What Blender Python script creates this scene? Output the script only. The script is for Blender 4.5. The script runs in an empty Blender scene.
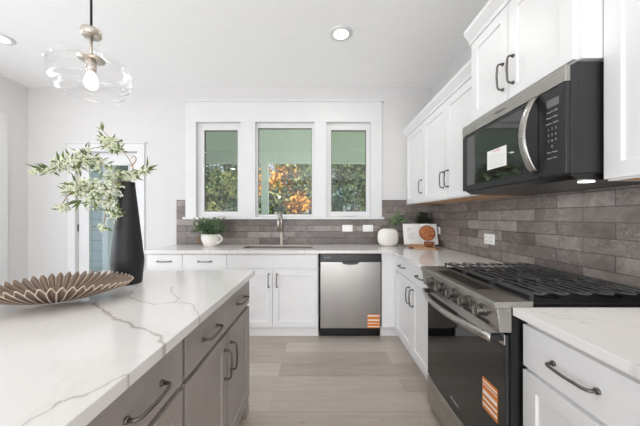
import bpy, bmesh, math, random
from mathutils import Vector, Matrix
R = math.radians
PI = math.pi
S = bpy.context.scene
COL = S.collection

# ------------------------------------------------------------------ camera, world, light, exposure
CAM_H, FPX = 1.256, 260.0
cam_d = bpy.data.cameras.new('camera'); cam = bpy.data.objects.new('camera', cam_d); COL.objects.link(cam)
cam.location = (0, 0, CAM_H); cam.rotation_euler = (R(90), 0, 0)
cam_d.sensor_width = 36; cam_d.lens = FPX * 36 / 640; cam_d.shift_y = 4 / 640; cam_d.clip_start = .05
S.camera = cam

S.view_settings.view_transform = 'Standard'; S.view_settings.look = 'None'
S.view_settings.gamma = 1; S.view_settings.use_curve_mapping = False
S.view_settings.exposure = 0.08
S.cycles.max_bounces = 24; S.cycles.diffuse_bounces = 14; S.cycles.glossy_bounces = 6; S.cycles.transparent_max_bounces = 24

w = bpy.data.worlds.new('sky'); S.world = w; w.use_nodes = True
wn = w.node_tree
for n in list(wn.nodes): wn.nodes.remove(n)
wo = wn.nodes.new('ShaderNodeOutputWorld'); wb = wn.nodes.new('ShaderNodeBackground')
tc = wn.nodes.new('ShaderNodeTexCoord'); sx = wn.nodes.new('ShaderNodeSeparateXYZ'); cr = wn.nodes.new('ShaderNodeValToRGB')
wn.links.new(tc.outputs['Generated'], sx.inputs[0]); wn.links.new(sx.outputs['Z'], cr.inputs[0])
cr.color_ramp.elements[0].color = (.80, .88, 1, 1); cr.color_ramp.elements[1].color = (.28, .50, .95, 1)
wn.links.new(cr.outputs[0], wb.inputs[0]); wb.inputs[1].default_value = 1.1
wn.links.new(wb.outputs[0], wo.inputs[0])

def lamp(name, kind, loc, rot, energy, color=(1, 1, 1), **kw):
    d = bpy.data.lights.new(name, kind); d.energy = energy; d.color = color
    for k, v in kw.items(): setattr(d, k, v)
    o = bpy.data.objects.new(name, d); COL.objects.link(o); o.location = loc; o.rotation_euler = rot
    return o
lamp('sun', 'SUN', (0, -4, 12), (R(48), 0, R(24)), 8, (1, .97, .92), angle=R(1))
# added fill lights, unseen: one low behind the camera, one at the left wall
lamp('fill_rear', 'AREA', (-.4, -4.85, .75), (R(98), 0, 0), 138, (.97, .985, 1), shape='RECTANGLE', size=3.6, size_y=1.25)
lamp('fill_left', 'AREA', (-3.55, .3, 1.15), (R(90), 0, R(-90)), 42, (.96, .98, 1), shape='RECTANGLE', size=3.4, size_y=1.2)
for lx, ly in ((.186, .2), (-2.91, .2), (.186, -2.0), (-2.91, -2.0)):  # extra downlights added out of view, without fixtures, to fill the room
    lamp('ceiling_and_fill_lamp', 'AREA', (lx, ly, 2.86), (0, 0, 0), 2.5, (1, .98, .95), shape='DISK', size=.14)

# ------------------------------------------------------------------ materials
def lin(c): return tuple((x/255/12.92 if x/255 <= .04045 else ((x/255+.055)/1.055)**2.4) for x in c) + (1,)
def mat(name, rgb, rough=.5, metal=0, spec=.5, **kw):
    m = bpy.data.materials.new(name); m.use_nodes = True
    b = m.node_tree.nodes['Principled BSDF']
    b.inputs['Base Color'].default_value = lin(rgb); b.inputs['Roughness'].default_value = rough
    b.inputs['Metallic'].default_value = metal; b.inputs['Specular IOR Level'].default_value = spec
    for k, v in kw.items(): b.inputs[k].default_value = v
    return m
class NT:
    def __init__(s, m): s.t = m.node_tree; s.b = s.t.nodes.get('Principled BSDF')
    def n(s, typ, ins=None, **kw):
        nd = s.t.nodes.new(typ)
        for k, v in kw.items(): setattr(nd, k, v)
        for k, v in (ins or {}).items():
            if isinstance(v, bpy.types.NodeSocket): s.t.links.new(v, nd.inputs[k])
            else: nd.inputs[k].default_value = v
        return nd
    def l(s, a, b): s.t.links.new(a, b)
    def coord(s, which='Object'): return s.n('ShaderNodeTexCoord').outputs[which]
    def math(s, op, a, b=None, clamp=False):
        ins = {0: a}
        if b is not None: ins[1] = b
        return s.n('ShaderNodeMath', ins, operation=op, use_clamp=clamp).outputs[0]
    def vmath(s, op, a, b=None, out=0):
        ins = {0: a}
        if b is not None: ins[1] = b
        return s.n('ShaderNodeVectorMath', ins, operation=op).outputs[out]
    def ramp(s, fac, stops):
        r = s.n('ShaderNodeValToRGB', {0: fac}); e = r.color_ramp.elements
        while len(e) < len(stops): e.new(.5)
        for el, (p, c) in zip(e, stops): el.position = p; el.color = lin(c)
        return r.outputs[0]
    def mix(s, f, a, b, mode='MIX'):
        r = s.n('ShaderNodeMix', data_type='RGBA', blend_type=mode)
        for i, v in ((0, f), (6, a), (7, b)):
            if isinstance(v, bpy.types.NodeSocket): s.l(v, r.inputs[i])
            else: r.inputs[i].default_value = v
        return r.outputs[2]
    def bump(s, h, strength, dist=.002):
        b = s.n('ShaderNodeBump', {'Height': h, 'Strength': strength, 'Distance': dist})
        s.l(b.outputs[0], s.b.inputs['Normal'])
    def base(s, c): s.l(c, s.b.inputs['Base Color'])
def noise_vec(t, scale, vec=None, sc=6, det=3, rough=.5):
    v = t.n('ShaderNodeMapping', {0: vec or t.coord(), 'Scale': scale}).outputs[0]
    return t.n('ShaderNodeTexNoise', {'Vector': v, 'Scale': sc, 'Detail': det, 'Roughness': rough}).outputs[0]
def painted(name, rgb, rough=.5, amt=3):
    m = mat(name, rgb, rough); t = NT(m)
    n = noise_vec(t, (1, 1, 1), sc=9)
    lo = tuple(max(0, c-amt) for c in rgb); hi = tuple(min(255, c+amt) for c in rgb)
    t.base(t.ramp(n, [(.3, lo), (.7, hi)]))
    return m
M = {}
M['wall'] = painted('wall_paint', (214, 213, 212), .7, 1)
M['ceil'] = painted('ceiling_paint', (248, 248, 248), .8, 1)
M['trim'] = painted('trim_paint', (222, 222, 222), .4, 1)
M['cab'] = painted('cabinet_white', (233, 233, 233), .38, 1)
M['cabgrey'] = painted('cabinet_taupe', (158, 150, 145), .42, 3)
M['ply'] = painted('plywood_underside', (196, 156, 112), .6, 10)
M['pull'] = mat('gunmetal', (116, 112, 108), .35, .9)
M['black'] = painted('black_enamel', (16, 16, 17), .3, 2)
M['mattblack'] = mat('matt_black_enamel', (12, 12, 12), .55, 0, .2)
M['blackplastic'] = painted('black_plastic', (36, 36, 38), .4, 2)
M['darkpanel'] = painted('dark_panel', (34, 34, 36), .3, 2)
M['iron'] = painted('cast_iron', (66, 66, 67), .33, 3)
M['blackglass'] = mat('black_glass', (10, 10, 11), .03, 0, .9)
M['doorglass'] = mat('microwave_door_glass', (12, 12, 13), .04, 0, .5, IOR=2.0)
M['print'] = mat('print_grey', (190, 190, 190), .5)
M['printdark'] = mat('print_dark', (60, 60, 60), .5)
M['printred'] = mat('print_red', (200, 90, 80), .5)
M['paper'] = painted('paper_white', (240, 239, 236), .6, 2)
M['orange'] = painted('sticker_orange', (216, 128, 52), .5, 4)
M['plastic'] = mat('outlet_white', (244, 243, 241), .35)
M['slot'] = mat('outlet_slot', (90, 88, 86), .5)
M['ceramic'] = painted('white_ceramic', (236, 232, 226), .4, 2)
M['vase'] = painted('matte_black_ceramic', (21, 21, 23), .55, 2)
M['porch'] = painted('porch_paint', (222, 229, 216), .7, 3)
M['cord'] = mat('black_cord', (30, 30, 30), .5)
M['socket'] = mat('nickel_warm', (200, 190, 182), .25, .9)

def steel(name, rgb, rough, axis):
    m = mat(name, rgb, rough, 1); t = NT(m)
    sc = [260, 260, 260]; sc[axis] = 3
    n = noise_vec(t, tuple(sc), sc=1, det=2)
    t.l(t.n('ShaderNodeMapRange', {0: n, 3: rough-.06, 4: rough+.08}).outputs[0], t.b.inputs['Roughness'])
    n2 = noise_vec(t, (3, 3, .6), sc=1.5, det=1)
    t.base(t.mix(n2, lin(tuple(c-14 for c in rgb)), lin(tuple(min(255, c+12) for c in rgb))))
    return m
M['steel'] = steel('stainless_vertical', (166, 163, 160), .3, 2)
M['steelh'] = steel('stainless_brushed', (180, 177, 172), .28, 1)
M['knob'] = steel('knob_steel', (128, 124, 120), .3, 1)
M['nickel'] = mat('brushed_nickel', (200, 192, 182), .36, 1)

def thin_glass(name, tint, base, edge, rough=0.0):
    m = bpy.data.materials.new(name); m.use_nodes = True; t = NT(m); t.t.nodes.remove(t.b)
    out = t.t.nodes['Material Output']
    tr = t.n('ShaderNodeBsdfTransparent', {0: tint}); gl = t.n('ShaderNodeBsdfGlossy', {0: (1, 1, 1, 1), 'Roughness': rough})
    lw = t.n('ShaderNodeLayerWeight', {0: .5})
    p = t.math('POWER', lw.outputs['Facing'], 3.0)
    f = t.n('ShaderNodeMapRange', {0: p, 3: base, 4: edge}).outputs[0]
    mx = t.n('ShaderNodeMixShader', {0: f, 1: tr.outputs[0], 2: gl.outputs[0]})
    t.l(mx.outputs[0], out.inputs[0]); return m
M['glass'] = thin_glass('window_glass', (.95, .97, .96, 1), .05, .6)
M['screen'] = thin_glass('insect_screened_glass', (.76, .80, .76, 1), .05, .6)
M['lampglass'] = thin_glass('clear_blown_glass', (.985, .985, .985, 1), .04, .75)

def emit(name, rgb, s):
    m = mat(name, rgb); b = m.node_tree.nodes['Principled BSDF']
    b.inputs['Emission Color'].default_value = lin(rgb); b.inputs['Emission Strength'].default_value = s; return m
M['led'] = emit('led_lens', (255, 252, 246), 3.0)
M['bulb'] = emit('lit_bulb', (255, 236, 214), 3.0)

def floor_mat():
    m = mat('vinyl_plank', (182, 172, 162), .38); t = NT(m)
    co = t.coord(); mp = t.n('ShaderNodeMapping', {0: co, 'Location': (.33, -.005, 0)}).outputs[0]
    br = t.n('ShaderNodeTexBrick', {'Vector': mp, 'Color1': (0, 0, 0, 1), 'Color2': (1, 1, 1, 1), 'Mortar': (.5, .5, .5, 1), 'Scale': 1, 'Mortar Size': .0012, 'Mortar Smooth': .2, 'Brick Width': 1.5, 'Row Height': .186}, offset=.37, offset_frequency=2)
    g = noise_vec(t, (2.2, 22, 1), sc=1.6, det=6, rough=.62)
    g2 = noise_vec(t, (1, 5, 1), sc=1.3, det=2)
    k = t.math('ADD', t.math('MULTIPLY', br.outputs['Color'], .38), t.math('ADD', t.math('MULTIPLY', g, .42), t.math('MULTIPLY', g2, .28)))
    c = t.ramp(k, [(.25, (158, 147, 137)), (.5, (182, 172, 162)), (.8, (202, 194, 185))])
    kn = noise_vec(t, (3, 9, 1), sc=2.2, det=1)
    c = t.mix(t.n('ShaderNodeMapRange', {0: kn, 1: .74, 2: .82, 3: 0, 4: .35}).outputs[0], c, lin((110, 98, 90)))
    c = t.mix(t.math('MULTIPLY', br.outputs['Fac'], .55), c, lin((96, 88, 82)))
    t.base(c); t.bump(g, .12, .001); return m
M['floor'] = floor_mat()

def tile_mat(name, ax):
    m = mat(name, (118, 113, 110), .3, 0, .4); t = NT(m)
    s = t.n('ShaderNodeSeparateXYZ', {0: t.coord()})
    v = t.n('ShaderNodeCombineXYZ', {0: s.outputs[ax], 1: t.math('SUBTRACT', s.outputs[2], .9155), 2: 0.0}).outputs[0]
    br = t.n('ShaderNodeTexBrick', {'Vector': v, 'Color1': (0, 0, 0, 1), 'Color2': (1, 1, 1, 1), 'Mortar': (.5, .5, .5, 1), 'Scale': 1, 'Mortar Size': .0022, 'Mortar Smooth': .35, 'Brick Width': .305, 'Row Height': .0785}, offset=.5)
    n1 = t.n('ShaderNodeTexNoise', {'Vector': v, 'Scale': 9, 'Detail': 5, 'Roughness': .65, 'Distortion': 1.2}).outputs[0]
    n2 = t.n('ShaderNodeTexNoise', {'Vector': v, 'Scale': 26, 'Detail': 4, 'Distortion': 2.0}).outputs[0]
    k = t.math('ADD', t.math('MULTIPLY', br.outputs['Color'], .4), t.math('MULTIPLY', n1, .62))
    c = t.ramp(k, [(.24, (92, 83, 79)), (.5, (121, 112, 107)), (.76, (158, 150, 145))])
    vein = t.n('ShaderNodeMapRange', {0: t.math('ABSOLUTE', t.math('SUBTRACT', n2, .5)), 1: 0.0, 2: .035, 3: .55, 4: 0.0}).outputs[0]
    c = t.mix(t.math('MULTIPLY', vein, t.n('ShaderNodeMapRange', {0: t.n('ShaderNodeTexNoise', {'Vector': v, 'Scale': 3.5}).outputs[0], 1: .42, 2: .6}).outputs[0]), c, lin((176, 172, 168)))
    c = t.mix(br.outputs['Fac'], c, lin((84, 80, 78)))
    t.base(c)
    h = t.math('SUBTRACT', t.math('ADD', t.math('MULTIPLY', n1, .5), t.math('MULTIPLY', n2, .35)), t.math('MULTIPLY', br.outputs['Fac'], .9))
    t.bump(h, .9, .008); return m
M['tile_x'] = tile_mat('glazed_tile_back', 0); M['tile_y'] = tile_mat('glazed_tile_side', 1)

def counter_pt(px, py):                       # a point of the worktop plane seen at a pixel of the photograph
    Y = .342 * FPX / (py - 217); return ((px - 320) * Y / FPX, Y, 0)
def quartz(name, lines):
    m = mat(name, (243, 241, 238), .12, 0, .5); t = NT(m)
    co = t.vmath('MULTIPLY', t.coord(), (1, 1, 0))
    wob = t.n('ShaderNodeTexNoise', {'Vector': co, 'Scale': 22, 'Detail': 4}).outputs['Color']
    co2 = t.vmath('ADD', co, t.vmath('MULTIPLY', t.vmath('SUBTRACT', wob, (.5, .5, .5)), (.035, .035, 0)))
    n1 = t.n('ShaderNodeTexNoise', {'Vector': co, 'Scale': 1.7, 'Detail': 6, 'Roughness': .6, 'Distortion': .6}).outputs[0]
    n2 = t.n('ShaderNodeTexNoise', {'Vector': co, 'Scale': .9, 'Detail': 2}).outputs[0]
    base = t.ramp(n2, [(.3, (225, 223, 221)), (.7, (233, 231, 229))])
    faint = t.n('ShaderNodeMapRange', {0: t.math('ABSOLUTE', t.math('SUBTRACT', n1, .5)), 1: 0.0, 2: .008, 3: .38 if not lines else .1, 4: 0.0}).outputs[0]
    c = t.mix(faint, base, lin((176, 170, 164)))
    wn_ = t.n('ShaderNodeTexNoise', {'Vector': co, 'Scale': 14, 'Detail': 2}).outputs[0]
    for pts, wd, st in lines:
        dmin = None
        for a, b in zip(pts[:-1], pts[1:]):
            a, b = Vector(a), Vector(b); ba = b - a
            pa = t.vmath('SUBTRACT', co2, tuple(a))
            h = t.math('MULTIPLY', t.vmath('DOT_PRODUCT', pa, tuple(ba / ba.length_squared), out='Value'), 1.0, clamp=True)
            sc = t.n('ShaderNodeVectorMath', {0: tuple(ba), 'Scale': h}, operation='SCALE').outputs[0]
            d = t.vmath('LENGTH', t.vmath('SUBTRACT', pa, sc), out='Value')
            dmin = d if dmin is None else t.math('MINIMUM', dmin, d)
        wv = t.n('ShaderNodeMapRange', {0: wn_, 1: .3, 2: .7, 3: wd * .4, 4: wd * 1.6}).outputs[0]
        f = t.n('ShaderNodeMapRange', {0: t.math('DIVIDE', dmin, wv), 1: .25, 2: 1.0, 3: st, 4: 0.0}).outputs[0]
        c = t.mix(f, c, lin((162, 155, 149)))
        f2 = t.n('ShaderNodeMapRange', {0: dmin, 1: 0.0, 2: wd * 7, 3: st * .16, 4: 0.0}).outputs[0]
        c = t.mix(f2, c, lin((190, 184, 178)))
    t.base(c); return m
veins = [
    ([(94, 303.4), (101, 308), (112.7, 317.5), (126.8, 323.3), (148.5, 332), (162, 339), (165, 347)], .0085, .75),
    ([(165, 347), (174, 343), (177, 351)], .003, .6),
    ([(137, 286), (128, 296.3), (140, 301.5), (156, 304.4), (177, 301.5), (194, 305), (198, 316)], .0035, .65),
    ([(172, 287), (171, 293.4), (179, 298.5), (175, 302)], .0045, .65),
    ([(179, 298.5), (193, 296), (208, 295.8)], .002, .5),
    ([(187.5, 278), (195, 275.6), (209.8, 275), (216, 280)], .003, .35),
    ([(20, 426), (35, 416), (62, 401), (84.6, 394.7), (99.6, 388.5), (120, 377), (142, 367)], .0028, .62),
]
M['quartz_island'] = quartz('quartz_island', [([counter_pt(*p) for p in pts], wd, st) for pts, wd, st in veins])
M['quartz'] = quartz('quartz_worktop', [])

def siding_mat():
    m = mat('grey_siding', (150, 160, 162), .6); t = NT(m)
    s = t.n('ShaderNodeSeparateXYZ', {0: t.coord()})
    fr = t.math('FRACT', t.math('DIVIDE', s.outputs[2], .2))
    t.base(t.mix(t.math('LESS_THAN', fr, .06), lin((168, 176, 176)), lin((126, 134, 136)))); t.bump(fr, .4, .01); return m
M['siding'] = siding_mat()
def leafm(name, a, b, rough=.55):
    m = mat(name, a, rough); t = NT(m)
    n = noise_vec(t, (1, 1, 1), sc=5, det=3)
    t.base(t.ramp(n, [(.35, a), (.65, b)])); return m
M['leaf_dark'] = leafm('leaf_dark', (58, 78, 46), (92, 112, 62)); M['leaf_mid'] = leafm('leaf_mid', (70, 100, 60), (128, 146, 90))
M['leaf_olive'] = leafm('leaf_olive', (92, 104, 58), (150, 146, 84)); M['leaf_orange'] = leafm('leaf_orange', (178, 110, 42), (222, 168, 66))
M['leaf_blue'] = leafm('leaf_blue', (66, 92, 76), (112, 132, 110))
M['bark'] = leafm('bark', (86, 74, 60), (120, 106, 88), .8)
M['lawn'] = leafm('lawn', (176, 174, 140), (200, 196, 164), .9)
M['stem'] = leafm('stem', (140, 112, 66), (172, 142, 92)); M['bleaf'] = leafm('branch_leaf', (78, 96, 52), (124, 138, 80))
M['blossom'] = leafm('blossom', (214, 220, 188), (236, 239, 222), .7)
M['sprig'] = leafm('sprig_leaf', (84, 108, 74), (126, 146, 104)); M['sprigdark'] = leafm('sprig_dark', (44, 54, 42), (66, 78, 56))
M['wood'] = leafm('acacia_wood', (190, 146, 102), (210, 174, 132)); M['wooddark'] = leafm('walnut_wood', (124, 74, 46), (160, 100, 62))
M['rattan'] = leafm('rattan', (120, 88, 58), (158, 124, 88))

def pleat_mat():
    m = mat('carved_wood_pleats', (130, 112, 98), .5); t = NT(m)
    a = t.n('ShaderNodeAttribute', attribute_name='pleat_light').outputs['Fac']
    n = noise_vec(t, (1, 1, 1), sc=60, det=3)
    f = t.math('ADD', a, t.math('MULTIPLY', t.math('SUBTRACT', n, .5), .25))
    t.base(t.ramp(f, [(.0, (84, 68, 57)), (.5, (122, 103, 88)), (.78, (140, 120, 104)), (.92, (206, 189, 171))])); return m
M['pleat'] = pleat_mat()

# ------------------------------------------------------------------ mesh helpers
class MB:
    def __init__(s): s.v = []; s.f = []
    def box(s, x0, y0, z0, x1, y1, z1):
        x0, x1 = min(x0, x1), max(x0, x1); y0, y1 = min(y0, y1), max(y0, y1); z0, z1 = min(z0, z1), max(z0, z1)
        b = len(s.v); s.v += [(x, y, z) for z in (z0, z1) for y in (y0, y1) for x in (x0, x1)]
        s.f += [tuple(b+i for i in q) for q in ((0, 2, 3, 1), (4, 5, 7, 6), (0, 1, 5, 4), (2, 6, 7, 3), (0, 4, 6, 2), (1, 3, 7, 5))]
        return s
    def poly(s, pts): b = len(s.v); s.v += [tuple(p) for p in pts]; s.f.append(tuple(range(b, b+len(pts)))); return s
    def prism(s, pts, ext):                      # planar polygon extruded by a vector
        b = len(s.v); n = len(pts); e = Vector(ext)
        s.v += [tuple(p) for p in pts] + [tuple(Vector(p)+e) for p in pts]
        s.f.append(tuple(range(b, b+n))[::-1]); s.f.append(tuple(range(b+n, b+2*n)))
        for i in range(n): j = (i+1) % n; s.f.append((b+i, b+j, b+n+j, b+n+i))
        return s
    def tube(s, pts, r, n=8, rx=None, up=(0, 0, 1), closed=False):
        P = [Vector(p) for p in pts]; m = len(P); rs = r if isinstance(r, (list, tuple)) else [r]*m
        b = len(s.v); prev = None
        for i in range(m):
            if closed: d = P[(i+1) % m]-P[i-1]
            else: d = P[min(i+1, m-1)]-P[max(i-1, 0)]
            d.normalize(); u = Vector(up) if prev is None else prev
            u = u - d*u.dot(d)
            if u.length < 1e-4: u = d.orthogonal()
            u.normalize(); prev = u; q = d.cross(u)
            for k in range(n):
                a = 2*PI*k/n + PI/n; s.v.append(tuple(P[i] + u*math.cos(a)*rs[i] + q*math.sin(a)*(rx if rx else rs[i])))
        for i in range(m if closed else m-1):
            j = (i+1) % m
            for k in range(n):
                l = (k+1) % n; s.f.append((b+i*n+k, b+i*n+l, b+j*n+l, b+j*n+k))
        if not closed: s.f.append(tuple(b+k for k in range(n))[::-1]); s.f.append(tuple(b+(m-1)*n+k for k in range(n)))
        return s
    def lathe(s, prof, c, n=32, sx=1, sy=1, caps=True):
        b = len(s.v)
        for r, z in prof:
            for k in range(n):
                a = 2*PI*k/n; s.v.append((c[0]+r*sx*math.cos(a), c[1]+r*sy*math.sin(a), c[2]+z))
        for i in range(len(prof)-1):
            for k in range(n):
                l = (k+1) % n; s.f.append((b+i*n+k, b+i*n+l, b+(i+1)*n+l, b+(i+1)*n+k))
        if caps:
            s.f.append(tuple(b+k for k in range(n))[::-1]); s.f.append(tuple(b+(len(prof)-1)*n+k for k in range(n)))
        return s
    def ball(s, c, r, n=6, m=4):
        pr = [(max(1e-4, r*math.sin(PI*i/m)), -r*math.cos(PI*i/m)) for i in range(m+1)]
        return s.lathe(pr, c, n)
    def leaf(s, base, d, ln, wd, nrm):
        base = Vector(base); d = Vector(d).normalized(); q = d.cross(Vector(nrm))
        if q.length < 1e-3: q = d.orthogonal()
        q.normalize(); up = q.cross(d)
        a = base; e = base+d*ln - up*ln*.12; m = base+d*ln*.45+up*ln*.03
        l = base+d*ln*.45+q*wd/2+up*wd*.15; r = base+d*ln*.45-q*wd/2+up*wd*.15
        b = len(s.v); s.v += [tuple(a), tuple(l), tuple(m), tuple(r), tuple(e)]
        s.f += [(b, b+1, b+2), (b, b+2, b+3), (b+1, b+4, b+2), (b+2, b+4, b+3)]; return s
    def build(s, name, material, parent=None, smooth=False, bevel=0, world=False, solid=0, seg=2, sub=0):
        me = bpy.data.meshes.new(name); off = Vector(parent.location) if (world and parent) else Vector((0, 0, 0))
        me.from_pydata([tuple(Vector(p)-off) for p in s.v], [], s.f); me.materials.append(material); me.update()
        bm = bmesh.new(); bm.from_mesh(me); bmesh.ops.recalc_face_normals(bm, faces=bm.faces); bm.to_mesh(me); bm.free()
        o = bpy.data.objects.new(name, me); COL.objects.link(o)
        if parent: o.parent = parent
        if smooth:
            for p in me.polygons: p.use_smooth = True
        if solid: md = o.modifiers.new('t', 'SOLIDIFY'); md.thickness = solid; md.offset = 0
        if bevel: md = o.modifiers.new('b', 'BEVEL'); md.width = bevel; md.segments = seg; md.limit_method = 'ANGLE'; md.angle_limit = R(40)
        if sub: md = o.modifiers.new('s', 'SUBSURF'); md.levels = sub; md.render_levels = sub
        return o
def box(*a): return MB().box(*a)
def tag(o, label=None, cat=None, group=None, kind=None):
    if label: o['label'] = label
    if cat: o['category'] = cat
    if group: o['group'] = group
    if kind: o['kind'] = kind
    return o
def empty(name, loc, rz=0):
    o = bpy.data.objects.new(name, None); COL.objects.link(o); o.location = loc; o.rotation_euler = (0, 0, rz); o.empty_display_size = .1; return o
def thing(name, label, cat, loc, rz=0, group=None): return tag(empty(name, loc, rz), label, cat, group)
def struct(name, mb, m, parent=None, label=None, **kw):
    o = mb.build(name, m, parent, **kw)
    if not parent: tag(o, label, None, None, 'structure')
    return o
def text(name, body, size, loc, rot, m, parent, align='CENTER'):
    c = bpy.data.curves.new(name, 'FONT'); c.body = body; c.size = size; c.align_x = align; c.align_y = 'CENTER'; c.extrude = .0003
    c.materials.append(m); o = bpy.data.objects.new(name, c); COL.objects.link(o)
    bpy.context.view_layer.update()
    me = bpy.data.meshes.new_from_object(o); bpy.data.objects.remove(o); o = bpy.data.objects.new(name, me); COL.objects.link(o)
    if parent: o.parent = parent; loc = Vector(loc)-Vector(parent.location)
    o.location = loc; o.rotation_euler = rot; return o
FRONT = (R(90), 0, 0); WEST = (R(90), 0, R(-90))

# ------------------------------------------------------------------ room shell
XW, YB, XL, ZC, YR = 1.399, 3.28, -3.68, 2.887, -5.0
ZT = .914
struct('floor', box(XL-.15, YR-.15, -.1, XW+.15, YB+.14, 0), M['floor'])
struct('ceiling', box(XL-.15, YR-.15, ZC, XW+.15, YB+.14, ZC+.12), M['ceil'])
def wall_holes(x0, x1, z0, z1, holes, y0, y1, axis='y'):
    xs = sorted({x0, x1} | {h[0] for h in holes} | {h[1] for h in holes}); zs = sorted({z0, z1} | {h[2] for h in holes} | {h[3] for h in holes})
    mb = MB()
    for a, b in zip(xs[:-1], xs[1:]):
        for c, d in zip(zs[:-1], zs[1:]):
            mx, mz = (a+b)/2, (c+d)/2
            if any(h[0] < mx < h[1] and h[2] < mz < h[3] for h in holes): continue
            if axis == 'y': mb.box(a, y0, c, b, y1, d)
            else: mb.box(y0, a, c, y1, b, d)
    return mb
WIN = [(-1.558, -.9966, 1.256, 2.451), (-.8137, -.0706, 1.256, 2.451), (.082, .637, 1.256, 2.451)]
DOOR = (-3.078, -2.296, 0, 2.08)
struct('wall_back', wall_holes(XL, XW, 0, ZC, WIN+[DOOR], YB, YB+.14), M['wall'])
struct('wall_right', box(XW, YR, 0, XW+.15, YB+.14, ZC), M['wall'])
struct('wall_left', wall_holes(YR, YB+.14, 0, ZC, [(-1.5, 2.5, .4, 2.6)], XL-.15, XL, 'x'), M['wall'])
struct('wall_rear', wall_holes(XL, XW, 0, ZC, [(-3.2, 1.0, .4, 2.6)], YR-.15, YR), M['wall'])
struct('backsplash', wall_holes(-1.804, XW, ZT, 1.47, [(-1.69, .78, 1.226, 1.47)], YB-.012, YB), M['tile_x'])
struct('backsplash', box(XW-.012, -.2, ZT, XW, YB-.012, 1.44), M['tile_y'])
struct('baseboard_back', box(-2.2, YB-.015, 0, -1.81, YB, .13).box(XL, YB-.015, 0, -3.17, YB, .13), M['trim'])
struct('baseboard_left', box(XL, 3.05, 0, XL+.015, YB-.016, .13), M['trim'])
# window casing, head cap and sill
tr = MB(); yc = YB-.019
for a, b in ((-1.69, -1.558), (-.9966, -.8137), (-.0706, .082), (.637, .777)): tr.box(a, yc, 1.256, b, YB, 2.451)
tr.box(-1.69, yc, 2.451, .777, YB, 2.70)
struct('trim_1', tr, M['trim'], bevel=.002)
struct('trim_2', box(-1.72, YB-.032, 2.70, .805, YB, 2.722), M['trim'], bevel=.004)
struct('trim_3', box(-1.715, YB-.045, 1.228, .80, YB+.05, 1.2555), M['trim'], bevel=.003)
for i, (a, b, c, d) in enumerate(WIN):
    wdw = tag(empty('window_%d' % (i+1), ((a+b)/2, YB, c)), kind='structure')
    g = [(-1.4767, -1.0503, 1.324, 2.364), (-.790, -.1025, 1.288, 2.391), (.141, .589, 1.324, 2.364)][i]
    fr = MB(); y0, y1 = YB+.035, YB+.09
    fr.box(a, y0, c, g[0], y1, d).box(g[1], y0, c, b, y1, d).box(g[0], y0, c, g[1], y1, g[2]).box(g[0], y0, g[3], g[1], y1, d)
    fr.build('window_frame', M['trim'], wdw, world=True, bevel=.003)
    bd = MB(); t_ = .006
    for q in ((g[0], g[0]+t_, g[2], g[3]), (g[1]-t_, g[1], g[2], g[3]), (g[0], g[1], g[2], g[2]+t_), (g[0], g[1], g[3]-t_, g[3])): bd.box(q[0], YB+.05, q[2], q[1], YB+.075, q[3])
    bd.build('glazing_gasket', M['pull'], wdw, world=True)
    box(g[0], YB+.058, g[2], g[1], YB+.062, g[3]).build('pane', M['glass'] if i == 1 else M['screen'], wdw, world=True)
    if i != 1:
        mx = (g[0]+g[1])/2+.01
        box(mx-.075, YB+.012, 1.262, mx+.075, YB+.034, 1.276).tube([(mx-.06, YB+.008, 1.272), (mx+.02, YB+.005, 1.275), (mx+.06, YB+.012, 1.272)], .006).build('crank', M['trim'], wdw, world=True)
# glazed door
dr = tag(empty('door_1', (-2.687, YB, 0)), kind='structure')
dx0, dx1, dz1 = -3.075, -2.299, 2.077; gx0, gx1, gz0, gz1 = -2.955, -2.42, .25, 1.93; y0, y1 = YB+.03, YB+.075
MB().box(dx0, y0, .01, gx0, y1, dz1).box(gx1, y0, .01, dx1, y1, dz1).box(gx0, y0, .01, gx1, y1, gz0).box(gx0, y0, gz1, gx1, y1, dz1).build('door_leaf', M['trim'], dr, world=True, bevel=.003)
bd = MB()
for q in ((gx0, gx0+.018, gz0, gz1), (gx1-.018, gx1, gz0, gz1), (gx0, gx1, gz0, gz0+.018), (gx0, gx1, gz1-.018, gz1)): bd.box(q[0], y0-.008, q[2], q[1], y0, q[3])
bd.build('glazing_bead', M['trim'], dr, world=True, bevel=.003)
box(gx0, YB+.05, gz0, gx1, YB+.054, gz1).build('pane', M['glass'], dr, world=True)
for z in (.25, 1.12, 1.88): MB().tube([(dx0+.002, y0-.006, z-.045), (dx0+.002, y0-.006, z+.045)], .008).build('hinge', M['pull'], dr, world=True)
MB().tube([(dx1-.06, y0, 1.0), (dx1-.06, y0-.05, 1.0), (dx1-.16, y0-.055, 1.0)], .01).build('handle', M['pull'], dr, world=True)
tr = MB(); tr.box(-3.168, yc, 0, -3.078, YB, 2.08).box(-2.296, yc, 0, -2.206, YB, 2.08).box(-3.168, yc, 2.08, -2.206, YB, 2.18)
struct('trim_4', tr, M['trim'], bevel=.002)
struct('trim_5', box(-3.19, YB-.03, 2.18, -2.18, YB, 2.2), M['trim'], bevel=.003)
struct('trim_6', box(XL, 2.95, 0, XL+.02, 3.05, 2.36).box(XL, 2.6, 2.36, XL+.02, 3.05, 2.46), M['trim'], bevel=.002)

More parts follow.
